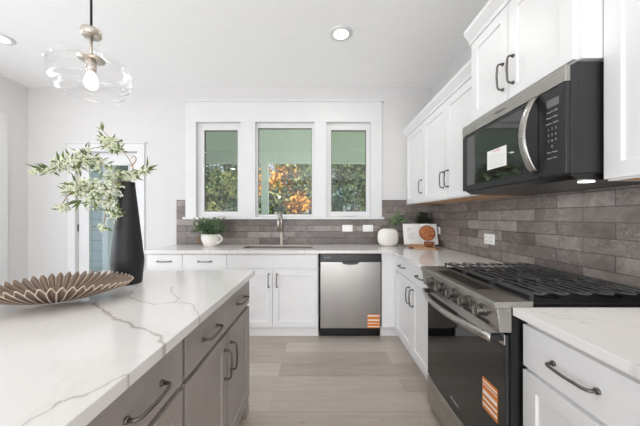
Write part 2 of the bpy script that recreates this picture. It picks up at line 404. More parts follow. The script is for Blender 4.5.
# ------------------------------------------------------------------ cabinets (local frame: x to the right, y into the cabinet, door fronts at y = -.02)
def shaker(x0, x1, z0, z1, fw=.057, t=.02, rec=.009):
    mb = MB(); b = 0
    O = [(x0, z0), (x1, z0), (x1, z1), (x0, z1)]; I = [(x0+fw, z0+fw), (x1-fw, z0+fw), (x1-fw, z1-fw), (x0+fw, z1-fw)]
    e = .003; J = [(x0+fw+e, z0+fw+e), (x1-fw-e, z0+fw+e), (x1-fw-e, z1-fw-e), (x0+fw+e, z1-fw-e)]
    for ring, y in ((O, 0), (O, -t), (I, -t), (J, -t+rec)): mb.v += [(x, y, z) for x, z in ring]
    for r in range(3):
        for i in range(4): j = (i+1) % 4; mb.f.append((r*4+i, r*4+j, r*4+4+j, r*4+4+i))
    mb.f.append((12, 13, 14, 15)); mb.f.append((3, 2, 1, 0)); return mb
def slab(x0, x1, z0, z1): return box(x0, -.02, z0, x1, 0, z1)
def pull(cx, cz, vertical, ln=.135, y=-.02, r=.0052, out=.032):
    h = ln/2; pts = [(-h, 0), (-h, .6), (-h+.004, .85), (-h+.014, 1), (0, 1.12), (h-.014, 1), (h-.004, .85), (h, .6), (h, 0)]
    P = [((cx, y-o*out, cz+a) if vertical else (cx+a, y-o*out, cz)) for a, o in pts]
    mb = MB().tube(P, r, 8)
    for a in (-h, h):
        c = (cx, y, cz+a) if vertical else (cx+a, y, cz)
        mb.tube([c, (c[0], y-.006, c[2])], r*1.7, 10)
    return mb
def cabinet(name, label, loc, rz, w, d, z0, z1, doors, drawers, m, group=None, toe=True, bottom=None, crown=None, gap=.0025):
    root = thing(name, label, 'cabinet', loc, rz, group)
    t = .018; c = MB()
    c.box(0, 0, z0, w, t, z1).box(0, t, z0, t, d, z1).box(w-t, t, z0, w, d, z1).box(t, d-.008, z0, w-t, d, z1)
    if bottom: box(t, t, z0, w-t, d-.008, z0+.012).build('underside', bottom, root)
    else: c.box(t, t, z0, w-t, d-.008, z0+t)
    c.build('body', m, root)
    if toe: box(.0, .04, 0, w, .06, z0).build('toe_kick', m, root)
    for x0, x1, a, b, hs in drawers:
        f = slab(x0+gap, x1-gap, a, b).build('drawer', m, root, bevel=.0025)
        for hx in hs: pull(hx, (a+b)/2, False).build('handle', M['pull'], f, smooth=True)
    for x0, x1, a, b, h in doors:
        f = shaker(x0+gap, x1-gap, a, b).build('door', m, root, bevel=.0015)
        if h: pull(h[0], h[1], True).build('handle', M['pull'], f, smooth=True)
    if crown:
        z, hgt = crown
        P = [(0, z), (-.012, z), (-.016, z+.02), (-.03, z+hgt*.45), (-.048, z+hgt*.75), (-.05, z+hgt), (.02, z+hgt), (.02, z)]
        MB().prism([(0, y-.005, zz) for y, zz in P], (w, 0, 0)).build('crown_moulding', m, root)
    return root
ZD0, ZD1, ZR0, ZR1, ZK = .118, .705, .727, .867, .115
YF = 2.708
cabinet('base_cabinet', 'narrow white drawer cabinet at the left end of the window wall run', (-1.788, YF, 0), 0, .363, .56, ZK, .884,
        [(0, .363, ZD0, ZD1, (.05, .62))], [(0, .363, ZR0, ZR1, (.18,))], M['cab'], 'white base cabinets')
cabinet('base_cabinet', 'white drawer cabinet under the potted plant, left of the sink cabinet', (-1.425, YF, 0), 0, .462, .56, ZK, .884,
        [(0, .462, ZD0, ZD1, (.41, .62))], [(0, .462, ZR0, ZR1, (.235,))], M['cab'], 'white base cabinets')
cabinet('base_cabinet', 'wide white two-door sink cabinet left of the dishwasher', (-.963, YF, 0), 0, .945, .56, ZK, .884,
        [(0, .4725, ZD0, ZD1, (.4725-.04, .60)), (.4725, .935, ZD0, ZD1, (.4725+.045, .60))], [(0, .935, ZR0, ZR1, ())], M['cab'], 'white base cabinets')
cabinet('base_cabinet', 'white base cabinet between the corner and the gas range', (.784, 2.622, 0), R(-90), .90, .60, ZK, .884,
        [(0, .45, ZD0, ZD1, (.41, .59)), (.45, .9, ZD0, ZD1, (.49, .59))], [(0, .9, ZR0, ZR1, (.22, .66))], M['cab'], 'white base cabinets')
cabinet('base_cabinet', 'white base cabinet on the near side of the gas range', (.784, .982, 0), R(-90), .46, .60, ZK, .884,
        [(0, .46, ZD0, .685, None)], [(0, .46, .70, .855, (.2,))], M['cab'], 'white base cabinets')
cabinet('base_cabinet', 'white base cabinet nearest the camera under the right worktop', (.784, .52, 0), R(-90), .62, .60, ZK, .884,
        [(0, .62, ZD0, .685, None)], [(0, .62, .70, .855, (.31,))], M['cab'], 'white base cabinets')
fp = MB().box(.638, YF-.02, ZK, .784, YF, .884).box(.764, 2.626, ZK, .784, YF-.02, .884).box(.638, YF+.04, 0, .844, YF+.06, ZK).box(.824, 2.624, 0, .844, YF+.04, ZK)
tag(fp.build('filler_panel', M['cab'], bevel=.002), 'plain white corner filler panel right of the dishwasher', 'panel')
# island
GI = 'taupe island cabinets'
for y0, lab in ((.865, 'taupe island cabinet at the far end with two doors under a two-handle drawer'), (.06, 'taupe island cabinet nearer the camera, cut off by the frame')):
    c = cabinet('island_cabinet', lab, (-.47, y0, 0), R(90), .80, .60, ZK, .880,
            [(0, .40, ZD0, .69, (.36, .56)), (.40, .80, ZD0, .69, (.44, .56))], [(0, .80, .712, .858, (.2, .61))], M['cabgrey'], GI, gap=.008)
    MB().box(.005, -.012, .082, .795, .03, ZK).build('base_rail', M['cabgrey'], c, bevel=.004)
    if y0 > .5: MB().prism([(.755, -.014, 0), (.80, -.014, 0), (.80, -.014, .082), (.735, -.014, .082), (.745, -.014, .04)], (0, .045, 0)).build('foot', M['cabgrey'], c, bevel=.003)
tag(box(-1.39, -.35, ZT-.032, -.418, 1.678, ZT).build('island_countertop', M['quartz_island'], bevel=.002), 'white quartz island worktop with long grey veins', 'countertop')
box(-1.1, .06, .0, -1.075, 1.665, .882)
# wall cabinets
cabinet('wall_cabinet', 'single-door white wall cabinet in the far corner by the window', (1.0915, 3.272, 1.408), R(-90), .578, .307, 0, .865,
        [(.07, .578, .006, .83, (.535, .17))], [], M['cab'], 'white wall cabinets', False, M['ply'], (.85, .085))
cabinet('wall_cabinet', 'two-door white wall cabinet left of the microwave', (1.0915, 2.692, 1.408), R(-90), .972, .307, 0, .865,
        [(0, .478, .006, .83, (.435, .17)), (.478, .972, .006, .83, (.52, .17))], [], M['cab'], 'white wall cabinets', False, M['ply'], (.85, .085))
cabinet('wall_cabinet', 'short deep white wall cabinet above the microwave', (.994, 1.700, 1.86), R(-90), .713, .404, 0, .515,
        [(.025, .352, .004, .50, (.318, .14)), (.352, .70, .004, .50, (.392, .14))], [], M['cab'], 'white wall cabinets', False, None, (.515, .085))
cabinet('wall_cabinet', 'white wall cabinet at the right edge, nearer than the microwave', (1.0915, .985, 1.392), R(-90), .80, .307, 0, .98,
        [(0, .42, .006, .97, None), (.42, .80, .006, .97, None)], [], M['cab'], 'white wall cabinets', False, M['ply'], (.98, .085))
# worktops
SX0, SX1, SY0, SY1 = -.86, -.085, 2.835, 3.125
ct = wall_holes(0, 1, 0, 1, [], 0, 0); ct = MB(); z0, z1 = ZT-.03, ZT
for q in ((-1.804, 2.653, SX0, YB-.013), (SX1, 2.653, XW-.013, YB-.013), (SX0, 2.653, SX1, SY0), (SX0, SY1, SX1, YB-.013), (.729, 1.718, XW-.013, 2.653)): ct.box(q[0], q[1], z0, q[2], q[3], z1)
tag(ct.build('countertop', M['quartz']), 'white quartz L-shaped worktop under the windows holding the sink', 'countertop')
tag(box(.729, -.1, z0, XW-.013, .984, z1).build('countertop', M['quartz'], bevel=.0015), 'white quartz worktop on the near side of the gas range', 'countertop')

# ------------------------------------------------------------------ sink and faucet
sk = thing('sink', 'stainless undermount sink below the middle window', 'sink', ((SX0+SX1)/2, (SY0+SY1)/2, .70))
b = MB(); e = .004; x0, x1, y0, y1 = SX0+.001, SX1-.001, SY0+.001, SY1-.001
for q in ((x0, y0, x0+e, y1), (x1-e, y0, x1, y1), (x0, y0, x1, y0+e), (x0, y1-e, x1, y1)): b.box(q[0], q[1], .70, q[2], q[3], ZT-.003)
b.box(x0, y0, .696, x1, y1, .70); b.build('basin', M['nickel'], sk, world=True)
MB().lathe([(.045, .7), (.045, .704), (.02, .702)], ((SX0+SX1)/2, 2.98, 0), 24).build('drain', M['steel'], sk, world=True)
fx, fy = -.469, 3.185
fc = thing('faucet', 'brushed nickel pull-down faucet behind the sink', 'faucet', (fx, fy, ZT))
MB().lathe([(.027, 0), (.027, .008), (.021, .014), (.02, .15), (.017, .155)], (fx, fy, ZT), 24).build('body', M['nickel'], fc, True, world=True)
pts = [(fx, fy, ZT+.15), (fx, fy, ZT+.30)]
for k in range(9):
    a = PI*k/8; pts.append((fx-.012*(k/8), fy-.085+.085*math.cos(a), ZT+.31+.085*math.sin(a)))
MB().tube(pts, .0125, 12).build('spout', M['nickel'], fc, True, world=True)
q = pts[-1]; MB().tube([q, (q[0], q[1], q[2]-.03), (q[0], q[1]-.004, q[2]-.13)], [.014, .016, .018], 14).build('spray_head', M['nickel'], fc, True, world=True)
MB().tube([(fx, fy, ZT+.075), (fx+.05, fy-.002, ZT+.075)], .012, 12).tube([(fx+.045, fy, ZT+.075), (fx+.06, fy-.01, ZT+.08), (fx+.075, fy-.05, ZT+.082)], .006, 8).build('handle', M['nickel'], fc, True, world=True)

# ------------------------------------------------------------------ dishwasher
dw = thing('dishwasher', 'stainless dishwasher with black control strip right of the sink cabinet', 'dishwasher', (.314, 2.70, 0))
box(0, 2.70, .10, .628, 3.24, .87).build('tub', M['blackplastic'], dw, world=True)
box(.004, 2.672, .112, .624, 2.699, .795).build('door', M['steel'], dw, world=True, bevel=.004)
box(.002, 2.670, .799, .626, 2.699, .876).build('control_panel', M['black'], dw, world=True, bevel=.003)
arc = [(.314-.088, 2.671, .797)] + [(.314+.088*math.cos(a), 2.671, .795-.03*math.sin(a)**.6) for a in [PI-PI*k/12 for k in range(1, 12)]] + [(.314+.088, 2.671, .797)]
ph = MB().prism(arc, (0, -.003, 0)).build('pocket_handle', M['black'], dw, world=True)
MB().tube([(x, 2.668, z) for x, y, z in arc], .0045, 8).build('pocket_lip', M['steelh'], ph, True).location = -Vector(dw.location)
box(.006, 2.745, .0, .622, 2.76, .10).build('toe_panel', M['black'], dw, world=True)
text('lettering', 'Whirlpool', .016, (.075, 2.6695, .84), FRONT, M['print'], dw)
for i, x in enumerate((.40, .47, .50, .53, .56, .585)): box(x-.008, 2.6685, .836, x+.008, 2.671, .845).build('button', M['darkpanel'], dw, world=True)
st = box(.487, 2.6705, .116, .6125, 2.6722, .256).build('sticker', M['orange'], dw, world=True)
st_l = MB()
for z, h in ((.235, .012), (.19, .013), (.16, .006), (.128, .007)): st_l.box(.49, 2.6698, z, .61, 2.6706, z+h)
st_l.build('printed_bands', M['paper'], st); bpy.data.objects[st.children[0].name].location = -Vector(dw.location)

# ------------------------------------------------------------------ gas range
RY0, RY1 = .988, 1.714; RC = (RY0+RY1)/2
rg = thing('gas_range', 'stainless gas range with five knobs and black grates', 'range', (1.03, RC, 0))
box(.725, RY0+.002, .035, 1.36, RY1-.002, .905).build('body', M['black'], rg, world=True)
ft = MB()
for x in (.77, 1.3):
    for y in (RY0+.05, RY1-.05): MB().tube([(x, y, 0), (x, y, .036)], .018, 12).build('foot', M['blackplastic'], rg, world=True)
# control panel: slanted stainless front under the cooktop lip
MB().prism([(.672, RY0, .908), (.70, RY0, .908), (.73, RY0, .908), (.73, RY0, .815), (.684, RY0, .815)], (0, RY1-RY0, 0)).build('control_panel', M['steelh'], rg, world=True, bevel=.003)
MB().prism([(.666, RY0, .909), (.664, RY0, .924), (.668, RY0, .932), (.81, RY0, .934), (.81, RY0, .909)], (0, RY1-RY0, 0)).build('front_lip', M['steelh'], rg, world=True)
box(.81, RY0, .905, 1.384, RY1, .926).build('cooktop', M['mattblack'], rg, world=True, bevel=.004)
vs = MB()
for r in range(3):
    for k in range(15):
        y = RC-.19+k*.027; vs.box(.70+r*.026, y, .9335, .72+r*.026, y+.02, .9348)
vs.build('vent_grille', M['black'], rg, world=True)
vl = MB()
for k in range(6):
    y = RY0+.06+k*.105
    for z in (.824, .833): vl.box(.6795, y, z, .69, y+.085, z+.004)
vl.build('panel_slots', M['black'], rg, world=True)
for y in (1.078, 1.19, 1.305, 1.425, 1.55):
    kb = MB(); X = .676; z = .872
    kb.tube([(X, y, z), (X-.008, y, z)], .026, 24).tube([(X-.007, y, z), (X-.034, y, z)], [.021, .0195], 24)
    o = kb.build('knob', M['knob'], rg, world=True, bevel=.002)
    box(X-.046, y-.0055, z-.019, X-.030, y+.0055, z+.019).build('grip', M['knob'], o, bevel=.002).location = -Vector(rg.location)
# oven door
box(.708, RY0+.004, .232, .724, RY1-.004, .806).build('oven_door', M['blackglass'], rg, world=True, bevel=.003)
box(.703, RY0+.004, .765, .7082, RY1-.004, .806).build('door_trim', M['steelh'], rg, world=True, bevel=.002)
pts = []
for k in range(17):
    u = k/16; y = RY0+.03+u*(RY1-RY0-.06); pts.append((.668-.052*math.sin(PI*u)**.9, y, .783))
MB().tube(pts, .0165, 12, rx=.008, up=(0, 0, 1)).build('door_handle', M['steelh'], rg, True, world=True)
for y in (RY0+.038, RY1-.038): box(.664, y-.009, .770, .705, y+.009, .796).build('handle_post', M['blackplastic'], rg, world=True, bevel=.003)
box(.706, RY0+.004, .045, .724, RY1-.004, .222).build('storage_drawer', M['steelh'], rg, world=True, bevel=.004)
text('lettering', 'Whirlpool', .019, (.7068, 1.37, .285), WEST, M['print'], rg)
st = box(.7065, 1.035, .433, .7079, 1.131, .566).build('sticker', M['orange'], rg, world=True)
sl = MB()
for z, h in ((.548, .007), (.535, .004), (.497, .016), (.473, .008), (.448, .010)): sl.box(.7058, 1.038, z, .7066, 1.128, z+h)
o = sl.build('printed_bands', M['paper'], st); o.location = -Vector(rg.location)
# burners
for x, y, r in ((.95, 1.12, .045), (1.22, 1.12, .038), (1.085, RC, .05), (.95, 1.585, .04), (1.22, 1.585, .033)):
    bn = MB().lathe([(r*1.5, 0), (r*1.5, .004), (r*1.1, .008), (r*1.1, .014)], (x, y, .926), 24).build('burner', M['mattblack'], rg, True, world=True)
    MB().lathe([(r*.95, .0145), (r, .018), (r*.95, .024), (r*.5, .026)], (x, y, .926), 24).build('burner_cap', M['iron'], bn, True).location = -Vector(rg.location)
# three cast iron grates: loops along the range with rounded ends, carried on cross rails and feet
gw = (RY1-RY0-.02)/3
for g in range(3):
    a, b_ = RY0+.01+g*gw+.003, RY0+.01+(g+1)*gw-.003
    mb = MB(); zt = .957; x = .835
    for k in range(6):
        xa, xb = x+k*.088, x+k*.088+.046; rr = .023
        loop = []
        for j in range(7): an = PI*j/6; loop.append(((xa+xb)/2-rr*math.cos(an), a+rr+.004-rr*math.sin(an), zt))
        for j in range(7): an = PI*j/6; loop.append(((xa+xb)/2+rr*math.cos(an), b_-rr-.004+rr*math.sin(an), zt))
        mb.tube(loop, .003, 4, rx=.0074, closed=True)
    for y in (a+.045, b_-.045): mb.box(.815, y-.003, .948, 1.343, y+.003, .9545)
    for X in (.815, 1.335): mb.box(X, a, .950, X+.008, b_, .958)
    for X in (.815, 1.335):
        for y in (a, b_-.01): mb.box(X, y, .926, X+.008, y+.01, .951)
    mb.build('grate', M['iron'], rg, world=True)

# ------------------------------------------------------------------ microwave
MY0, MY1, MX = .989, 1.706, .936
mw = thing('microwave', 'black and stainless over-the-range microwave with bowed handle', 'microwave', (1.15, (MY0+MY1)/2, 1.42))
box(.985, MY0+.006, 1.425, XW-.014, MY1-.006, 1.852).build('case', M['blackplastic'], mw, world=True, bevel=.004)
MB().prism([(.955, MY0, 1.42), (.985, MY0, 1.42), (.985, MY0, 1.838), (.955, MY0, 1.838)], (0, MY1-MY0, 0)).build('front_frame', M['blackplastic'], mw, world=True, bevel=.003)
MB().prism([(.957, MY0+.01, 1.418), (.985, MY0+.01, 1.402), (1.37, MY0+.01, 1.395), (1.37, MY0+.01, 1.424), (.957, MY0+.01, 1.424)], (0, MY1-MY0-.02, 0)).build('underside_vent', M['black'], mw, world=True)
box(1.055, 1.035, 1.3955, 1.095, 1.065, 1.4005).build('cooktop_lamp', M['led'], mw, world=True)
lamp('tile_fill_light', 'AREA', (1.075, 1.05, 1.394), (0, 0, 0), .9, (1, .99, .98), shape='RECTANGLE', size=.03, size_y=.025)  # light added under the microwave to brighten the range tiles
lamp('tile_fill_light', 'AREA', (1.20, 1.45, 1.388), (0, 0, 0), .55, (1, .99, .98), shape='RECTANGLE', size=.03, size_y=.05)  # second added light, without a lens of its own
box(MX, 1.115, 1.423, .9545, MY1, 1.772).build('door', M['darkpanel'], mw, world=True, bevel=.004)
box(MX-.0015, 1.20, 1.455, MX+.003, MY1-.055, 1.755).build('door_window', M['doorglass'], mw, world=True)
box(MX-.0008, MY1-.052, 1.43, MX+.002, MY1-.003, 1.767).build('door_edge', M['blackplastic'], mw, world=True)
box(MX, MY0, 1.423, .9545, 1.112, 1.772).build('control_panel', M['darkpanel'], mw, world=True, bevel=.003)
box(MX-.002, MY0, 1.775, .9545, MY1, 1.838).build('top_trim', M['steelh'], mw, world=True, bevel=.003)
text('lettering', 'Whirlpool', .018, (MX-.0024, 1.352, 1.806), WEST, M['printdark'], mw)
pts = []
for k in range(15):
    u = k/14; pts.append((MX-.004-.056*math.sin(PI*u)**.75, 1.128, 1.447+.326*u))
MB().tube(pts, .007, 12, rx=.019, up=(1, 0, 0)).build('handle', M['steelh'], mw, True, world=True)
box(MX-.001, 1.018, 1.70, MX+.002, 1.072, 1.732).build('display', mat('display_grey', (104, 106, 108), .2), mw, world=True)
for i, row in enumerate(('Popcorn  Melt', 'Potato  Soften', 'Defrost  Reheat', '1   2   3', '4   5   6', '7   8   9', '0', 'Timer  Power', 'Cancel  Start')):
    text('lettering', row, .0125 if i > 2 and i < 7 else .0085, (MX-.0007, 1.048, 1.682-i*.0235), WEST, M['print'], mw)
st = box(MX-.0032, 1.303, 1.516, MX-.0016, 1.45, 1.618).build('sticker', M['paper'], mw, world=True)
text('lettering', 'CAUTION', .012, (MX-.0035, 1.376, 1.608), WEST, M['printred'], None).parent = st
st.children[-1].location -= Vector(mw.location)
pl = MB()
for i in range(7): pl.box(MX-.0036, 1.312+(.03 if i == 6 else 0), 1.525+i*.0105, MX-.0031, 1.441, 1.5268+i*.0105)
pl.build('printed_lines', M['print'], st).location = -Vector(mw.location)

# ------------------------------------------------------------------ outlets
def outlet(label, c, side):
    o = thing('outlet', label, 'outlet', c, 0 if side == 'back' else R(-90), 'white outlets on the tiles')
    box(-.064, -.006, -.042, .064, 0, .042).build('cover_plate', M['plastic'], o, bevel=.003)
    for x in (-.032, .032):
        r = box(x-.017, -.0078, -.033, x+.017, -.005, .033).build('receptacle', M['plastic'], o, bevel=.0015)
        for z in (-.018, .016): MB().box(x-.008, -.0084, z-.004, x-.0055, -.0076, z+.006).box(x+.0055, -.0084, z-.004, x+.008, -.0076, z+.006).build('slot', M['slot'], r)
outlet('double outlet plate under the right window, left of the two', (.345, YB-.012, 1.115), 'back')
outlet('double outlet plate under the right window beside the white vase', (.602, YB-.012, 1.115), 'back')
outlet('outlet plate on the side wall partly hidden behind the cookbook', (XW-.012, 3.06, 1.10), 'right')
outlet('outlet plate on the side wall just left of the gas range', (XW-.012, 2.125, 1.075), 'right')

# ------------------------------------------------------------------ ceiling lights and pendant
def can(label, x, y):
    o = thing('ceiling_light', label, 'ceiling light', (x, y, ZC-.012), 0, 'recessed ceiling lights')
    MB().lathe([(.072, 0), (.078, -.004), (.098, .004), (.100, .012), (.072, .012)], (0, 0, 0), 40).build('trim_ring', M['trim'], o, True)
    MB().lathe([(.0725, .008), (.0725, .0005), (.05, -.001)], (0, 0, 0), 40).build('lens', M['led'], o)
    lamp('ceiling_and_fill_lamp', 'AREA', (x, y, ZC-.02), (0, 0, 0), 4, (1, .98, .95), shape='DISK', size=.14)
can('round recessed ceiling light in front of the windows', .186, 2.305)
can('round recessed ceiling light at the left edge of the frame', -2.91, 2.36)

def pendant(label, x, y):
    o = thing('pendant_lamp', label, 'pendant lamp', (x, y, ZC))
    L = lambda pr, n=32, **k: MB().lathe(pr, (0, 0, -ZC), n, **k)
    L([(.062, ZC-.022), (.065, ZC-.018), (.065, ZC)]).build('ceiling_canopy', M['nickel'], o, True)
    MB().tube([(0, 0, 1.97-ZC), (0, 0, -.02)], .0042, 10).build('cord', M['cord'], o, True)
    L([(.004, 1.982), (.030, 1.976), (.0325, 1.970), (.0325, 1.955), (.029, 1.950), (.004, 1.950)]).build('cap', M['nickel'], o, True)
    MB().tube([(0, 0, 1.95-ZC), (0, 0, 1.864-ZC)], .005, 12).build('rod', M['nickel'], o, True)
    L([(.005, 1.876), (.030, 1.872), (.043, 1.865), (.043, 1.862), (.005, 1.862)]).build('disc', M['nickel'], o, True)
    L([(.014, 1.862), (.0165, 1.856), (.0165, 1.818), (.012, 1.812)]).build('socket', M['socket'], o, True)
    L([(.010, 1.812), (.013, 1.803), (.020, 1.786), (.022, 1.770), (.018, 1.755), (.009, 1.748), (.001, 1.747)], 24).build('bulb', M['bulb'], o, True)
    gl = [(.026, 1.928), (.022, 1.918), (.024, 1.905), (.036, 1.884), (.082, 1.868), (.112, 1.852), (.126, 1.832), (.1275, 1.815), (.124, 1.788), (.121, 1.772), (.123, 1.766), (.116, 1.757), (.104, 1.750), (.103, 1.742), (.106, 1.734), (.097, 1.722), (.085, 1.716)]
    g = L(gl, 64, caps=False).build('glass_shade', M['lampglass'], o, True)
    lamp('pendant_bulb_light', 'POINT', (x, y, 1.70), (0, 0, 0), .7, (1, .9, .8), shadow_soft_size=.03)
    return o
pendant('clear glass pendant lamp hanging over the island', -.88, 1.0)

# ------------------------------------------------------------------ island: vase, flowering branches, pleated bowl
vx, vy = -.995, 1.345
MBv = MB().lathe([(.060, 0), (.064, .004), (.0725, .112), (.0725, .118), (.048, .36), (.033, .50), (.0325, .522), (.029, .522), (.029, .50), (.044, .36), (.064, .135), (.056, .01)], (0, 0, 0), 48)
vs_ = MBv.build('vase', M['vase'], None, True, bevel=.002); vs_.location = (vx, vy, ZT+.0005)
tag(vs_, 'tall matte black bottle vase holding flowering branches on the island', 'vase')
def at(px, py, Y): return Vector(((px-320)*Y/FPX, Y, CAM_H-(py-217)*Y/FPX))
def smooth_path(P, n=6):
    out = []
    for i in range(len(P)-1):
        p0, p1, p2, p3 = P[max(i-1, 0)], P[i], P[i+1], P[min(i+2, len(P)-1)]
        for k in range(n):
            t = k/n; out.append(.5*((2*p1)+(p2-p0)*t+(2*p0-5*p1+4*p2-p3)*t*t+(3*p1-p0-3*p2+p3)*t**3))
    return out+[P[-1]]
def rnd_dir(rg_): 
    while True:
        v = Vector((rg_.uniform(-1, 1), rg_.uniform(-1, 1), rg_.uniform(-1, 1)))
        if .1 < v.length < 1: return v.normalized()
def branch(label, paths, clusters, tips, seed, r=.0032):
    g = random.Random(seed); root = thing('flowering_branch', label, 'branch', (vx, vy, ZT+.48), 0, 'branches in the black vase')
    st_ = MB(); lf = MB(); bl = MB()
    for P in paths:
        sp = smooth_path(P); n = len(sp)
        sp = [p+Vector((g.gauss(0, .0012), g.gauss(0, .0012), g.gauss(0, .0012))) for p in sp]
        st_.tube(sp, [r*(1-.7*i/n) for i in range(n)], 7)
    for c, rad, nb, nl in clusters:
        for _ in range(int(nb*1.9)):
            p = c + rnd_dir(g)*rad*1.2*g.random()**.5
            for _ in range(4): bl.ball(p+rnd_dir(g)*.006, g.uniform(.0024, .0046), 5, 3)
        for _ in range(int(nl*2)):
            p = c + rnd_dir(g)*rad*.9*g.random(); d = (p-c).normalized()+rnd_dir(g)*.6
            lf.leaf(p, d, g.uniform(.03, .052), g.uniform(.007, .011), rnd_dir(g))
    for c, d, n in tips:
        for k in range(n):
            dd = Vector(d).normalized()+rnd_dir(g)*.75; lf.leaf(c, dd, g.uniform(.05, .075), .013, rnd_dir(g))
    st_.build('stem', M['stem'], root, True, world=True)
    tag(lf.build('leaves', M['bleaf'], root, world=True), kind='stuff')
    tag(bl.build('blossoms', M['blossom'], root, True, world=True), kind='stuff')
vt = Vector((vx, vy, ZT+.47))
def cl(px, py, Y, rad, nb, nl): return (at(px, py, Y), rad, nb, nl)
branch('flowering branch curling up above the black vase',
       [[vt+Vector((.01, 0, -.2)), vt+Vector((.005, 0, .06)), at(133, 168, 1.33), at(124, 151, 1.32), at(114, 141, 1.31), at(103, 131, 1.30)], [at(118, 145, 1.315), at(108, 145, 1.31), at(95, 148, 1.29), at(80, 151, 1.27)],
        [at(131, 166, 1.33), at(136, 160, 1.32), at(134, 156, 1.31), at(131, 159, 1.31)]],
       [cl(112, 144, 1.31, .035, 26, 9), cl(105, 140, 1.30, .022, 10, 6), cl(120, 150, 1.32, .02, 8, 3), cl(86, 151, 1.28, .016, 2, 4)],
       [(at(103, 132, 1.30), (-.2, 0, 1), 3), (at(118, 141, 1.31), (.8, 0, -.4), 3)], 3)
branch('long flowering branch reaching left from the black vase',
       [[vt+Vector((-.01, .01, -.2)), vt+Vector((-.008, 0, .03)), at(112, 181, 1.31), at(104, 165, 1.29), at(90, 159, 1.26), at(68, 164, 1.24), at(48, 171, 1.22), at(33, 172, 1.21)]],
       [cl(100, 164, 1.28, .035, 22, 8), cl(86, 160, 1.26, .045, 40, 14), cl(73, 163, 1.24, .042, 34, 12), cl(60, 165, 1.235, .03, 20, 8), cl(50, 170, 1.22, .02, 6, 6), cl(40, 171, 1.215, .016, 9, 0), cl(33, 172, 1.21, .012, 8, 0)],
       [(at(47, 171, 1.22), (-.3, 0, .1), 7), (at(62, 164, 1.235), (-.2, 0, .7), 5), (at(82, 160, 1.26), (0, 0, .8), 4)], 5)
branch('bushy flowering branch drooping left beside the black vase',
       [[vt+Vector((-.012, -.01, -.2)), vt+Vector((-.015, -.005, .04)), at(118, 186, 1.30), at(106, 190, 1.28), at(90, 186, 1.26), at(72, 190, 1.25)], [at(110, 189, 1.29), at(108, 205, 1.27), at(104, 222, 1.26), at(104, 229, 1.26)],
        [at(76, 189, 1.25), at(68, 196, 1.24), at(62, 206, 1.24), at(62, 213, 1.24)]],
       [cl(110, 190, 1.28, .05, 46, 14), cl(96, 188, 1.27, .05, 50, 16), cl(80, 188, 1.25, .045, 40, 14), cl(70, 190, 1.25, .03, 18, 8), cl(92, 200, 1.26, .04, 24, 14), cl(108, 205, 1.27, .035, 22, 10), cl(114, 215, 1.27, .028, 16, 8), cl(103, 227, 1.26, .018, 12, 2), cl(63, 208, 1.24, .022, 20, 2), cl(112, 176, 1.29, .03, 16, 6)],
       [(at(82, 200, 1.25), (-.4, 0, -.6), 6), (at(62, 203, 1.24), (-.9, 0, -.1), 2), (at(112, 208, 1.27), (.1, 0, -1), 4)], 8)
branch('short flowering branch leaning right over the rim of the black vase',
       [[vt+Vector((.012, .005, -.2)), vt+Vector((.01, 0, .05)), at(136, 175, 1.34), at(147, 169, 1.33)]],
       [cl(133, 176, 1.33, .022, 14, 5), cl(142, 172, 1.33, .02, 14, 5), cl(126, 176, 1.32, .024, 16, 5), cl(147, 170, 1.33, .012, 6, 2)],
       [(at(146, 169, 1.33), (.6, 0, .6), 5), (at(138, 174, 1.33), (.5, 0, .6), 3)], 12)

def pleated_bowl():
    A, B, H, N, NR, NA = .245, .165, .064, 54, 28, 54*10
    mb = MB(); pleat_light = []
    for i in range(NR+1):
        v = .02+.98*i/NR
        for k in range(NA):
            a = 2*PI*k/NA; sm = math.sin(2*PI*k*N/NA); sm = math.copysign(abs(sm)**.8, sm)
            amp = .001+.0078*v; rr = v*(1+.035*sm*v)
            z = .010+H*(v**1.9)*(1 - .18*math.cos(2*a)*v) + amp*sm
            mb.v.append((A*rr*math.cos(a), B*rr*math.sin(a), z))
            pleat_light.append(min(1, max(0, (.6*(sm*.5+.5) if sm > -.7 else 1) if i < NR else .99)))  # highlights painted as pale lines in the pleat valleys; rim pale too
    for i in range(NR):
        for k in range(NA): l = (k+1) % NA; mb.f.append((i*NA+k, i*NA+l, (i+1)*NA+l, (i+1)*NA+k))
    mb.f.append(tuple(range(NA))[::-1])
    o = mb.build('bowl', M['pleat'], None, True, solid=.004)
    at_ = o.data.attributes.new('pleat_light', 'FLOAT', 'POINT')
    for i, r_ in enumerate(pleat_light): at_.data[i].value = r_
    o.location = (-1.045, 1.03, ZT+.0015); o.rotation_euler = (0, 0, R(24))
    return tag(o, 'brown pleated fan-edged wooden bowl on the island', 'bowl')
pleated_bowl()

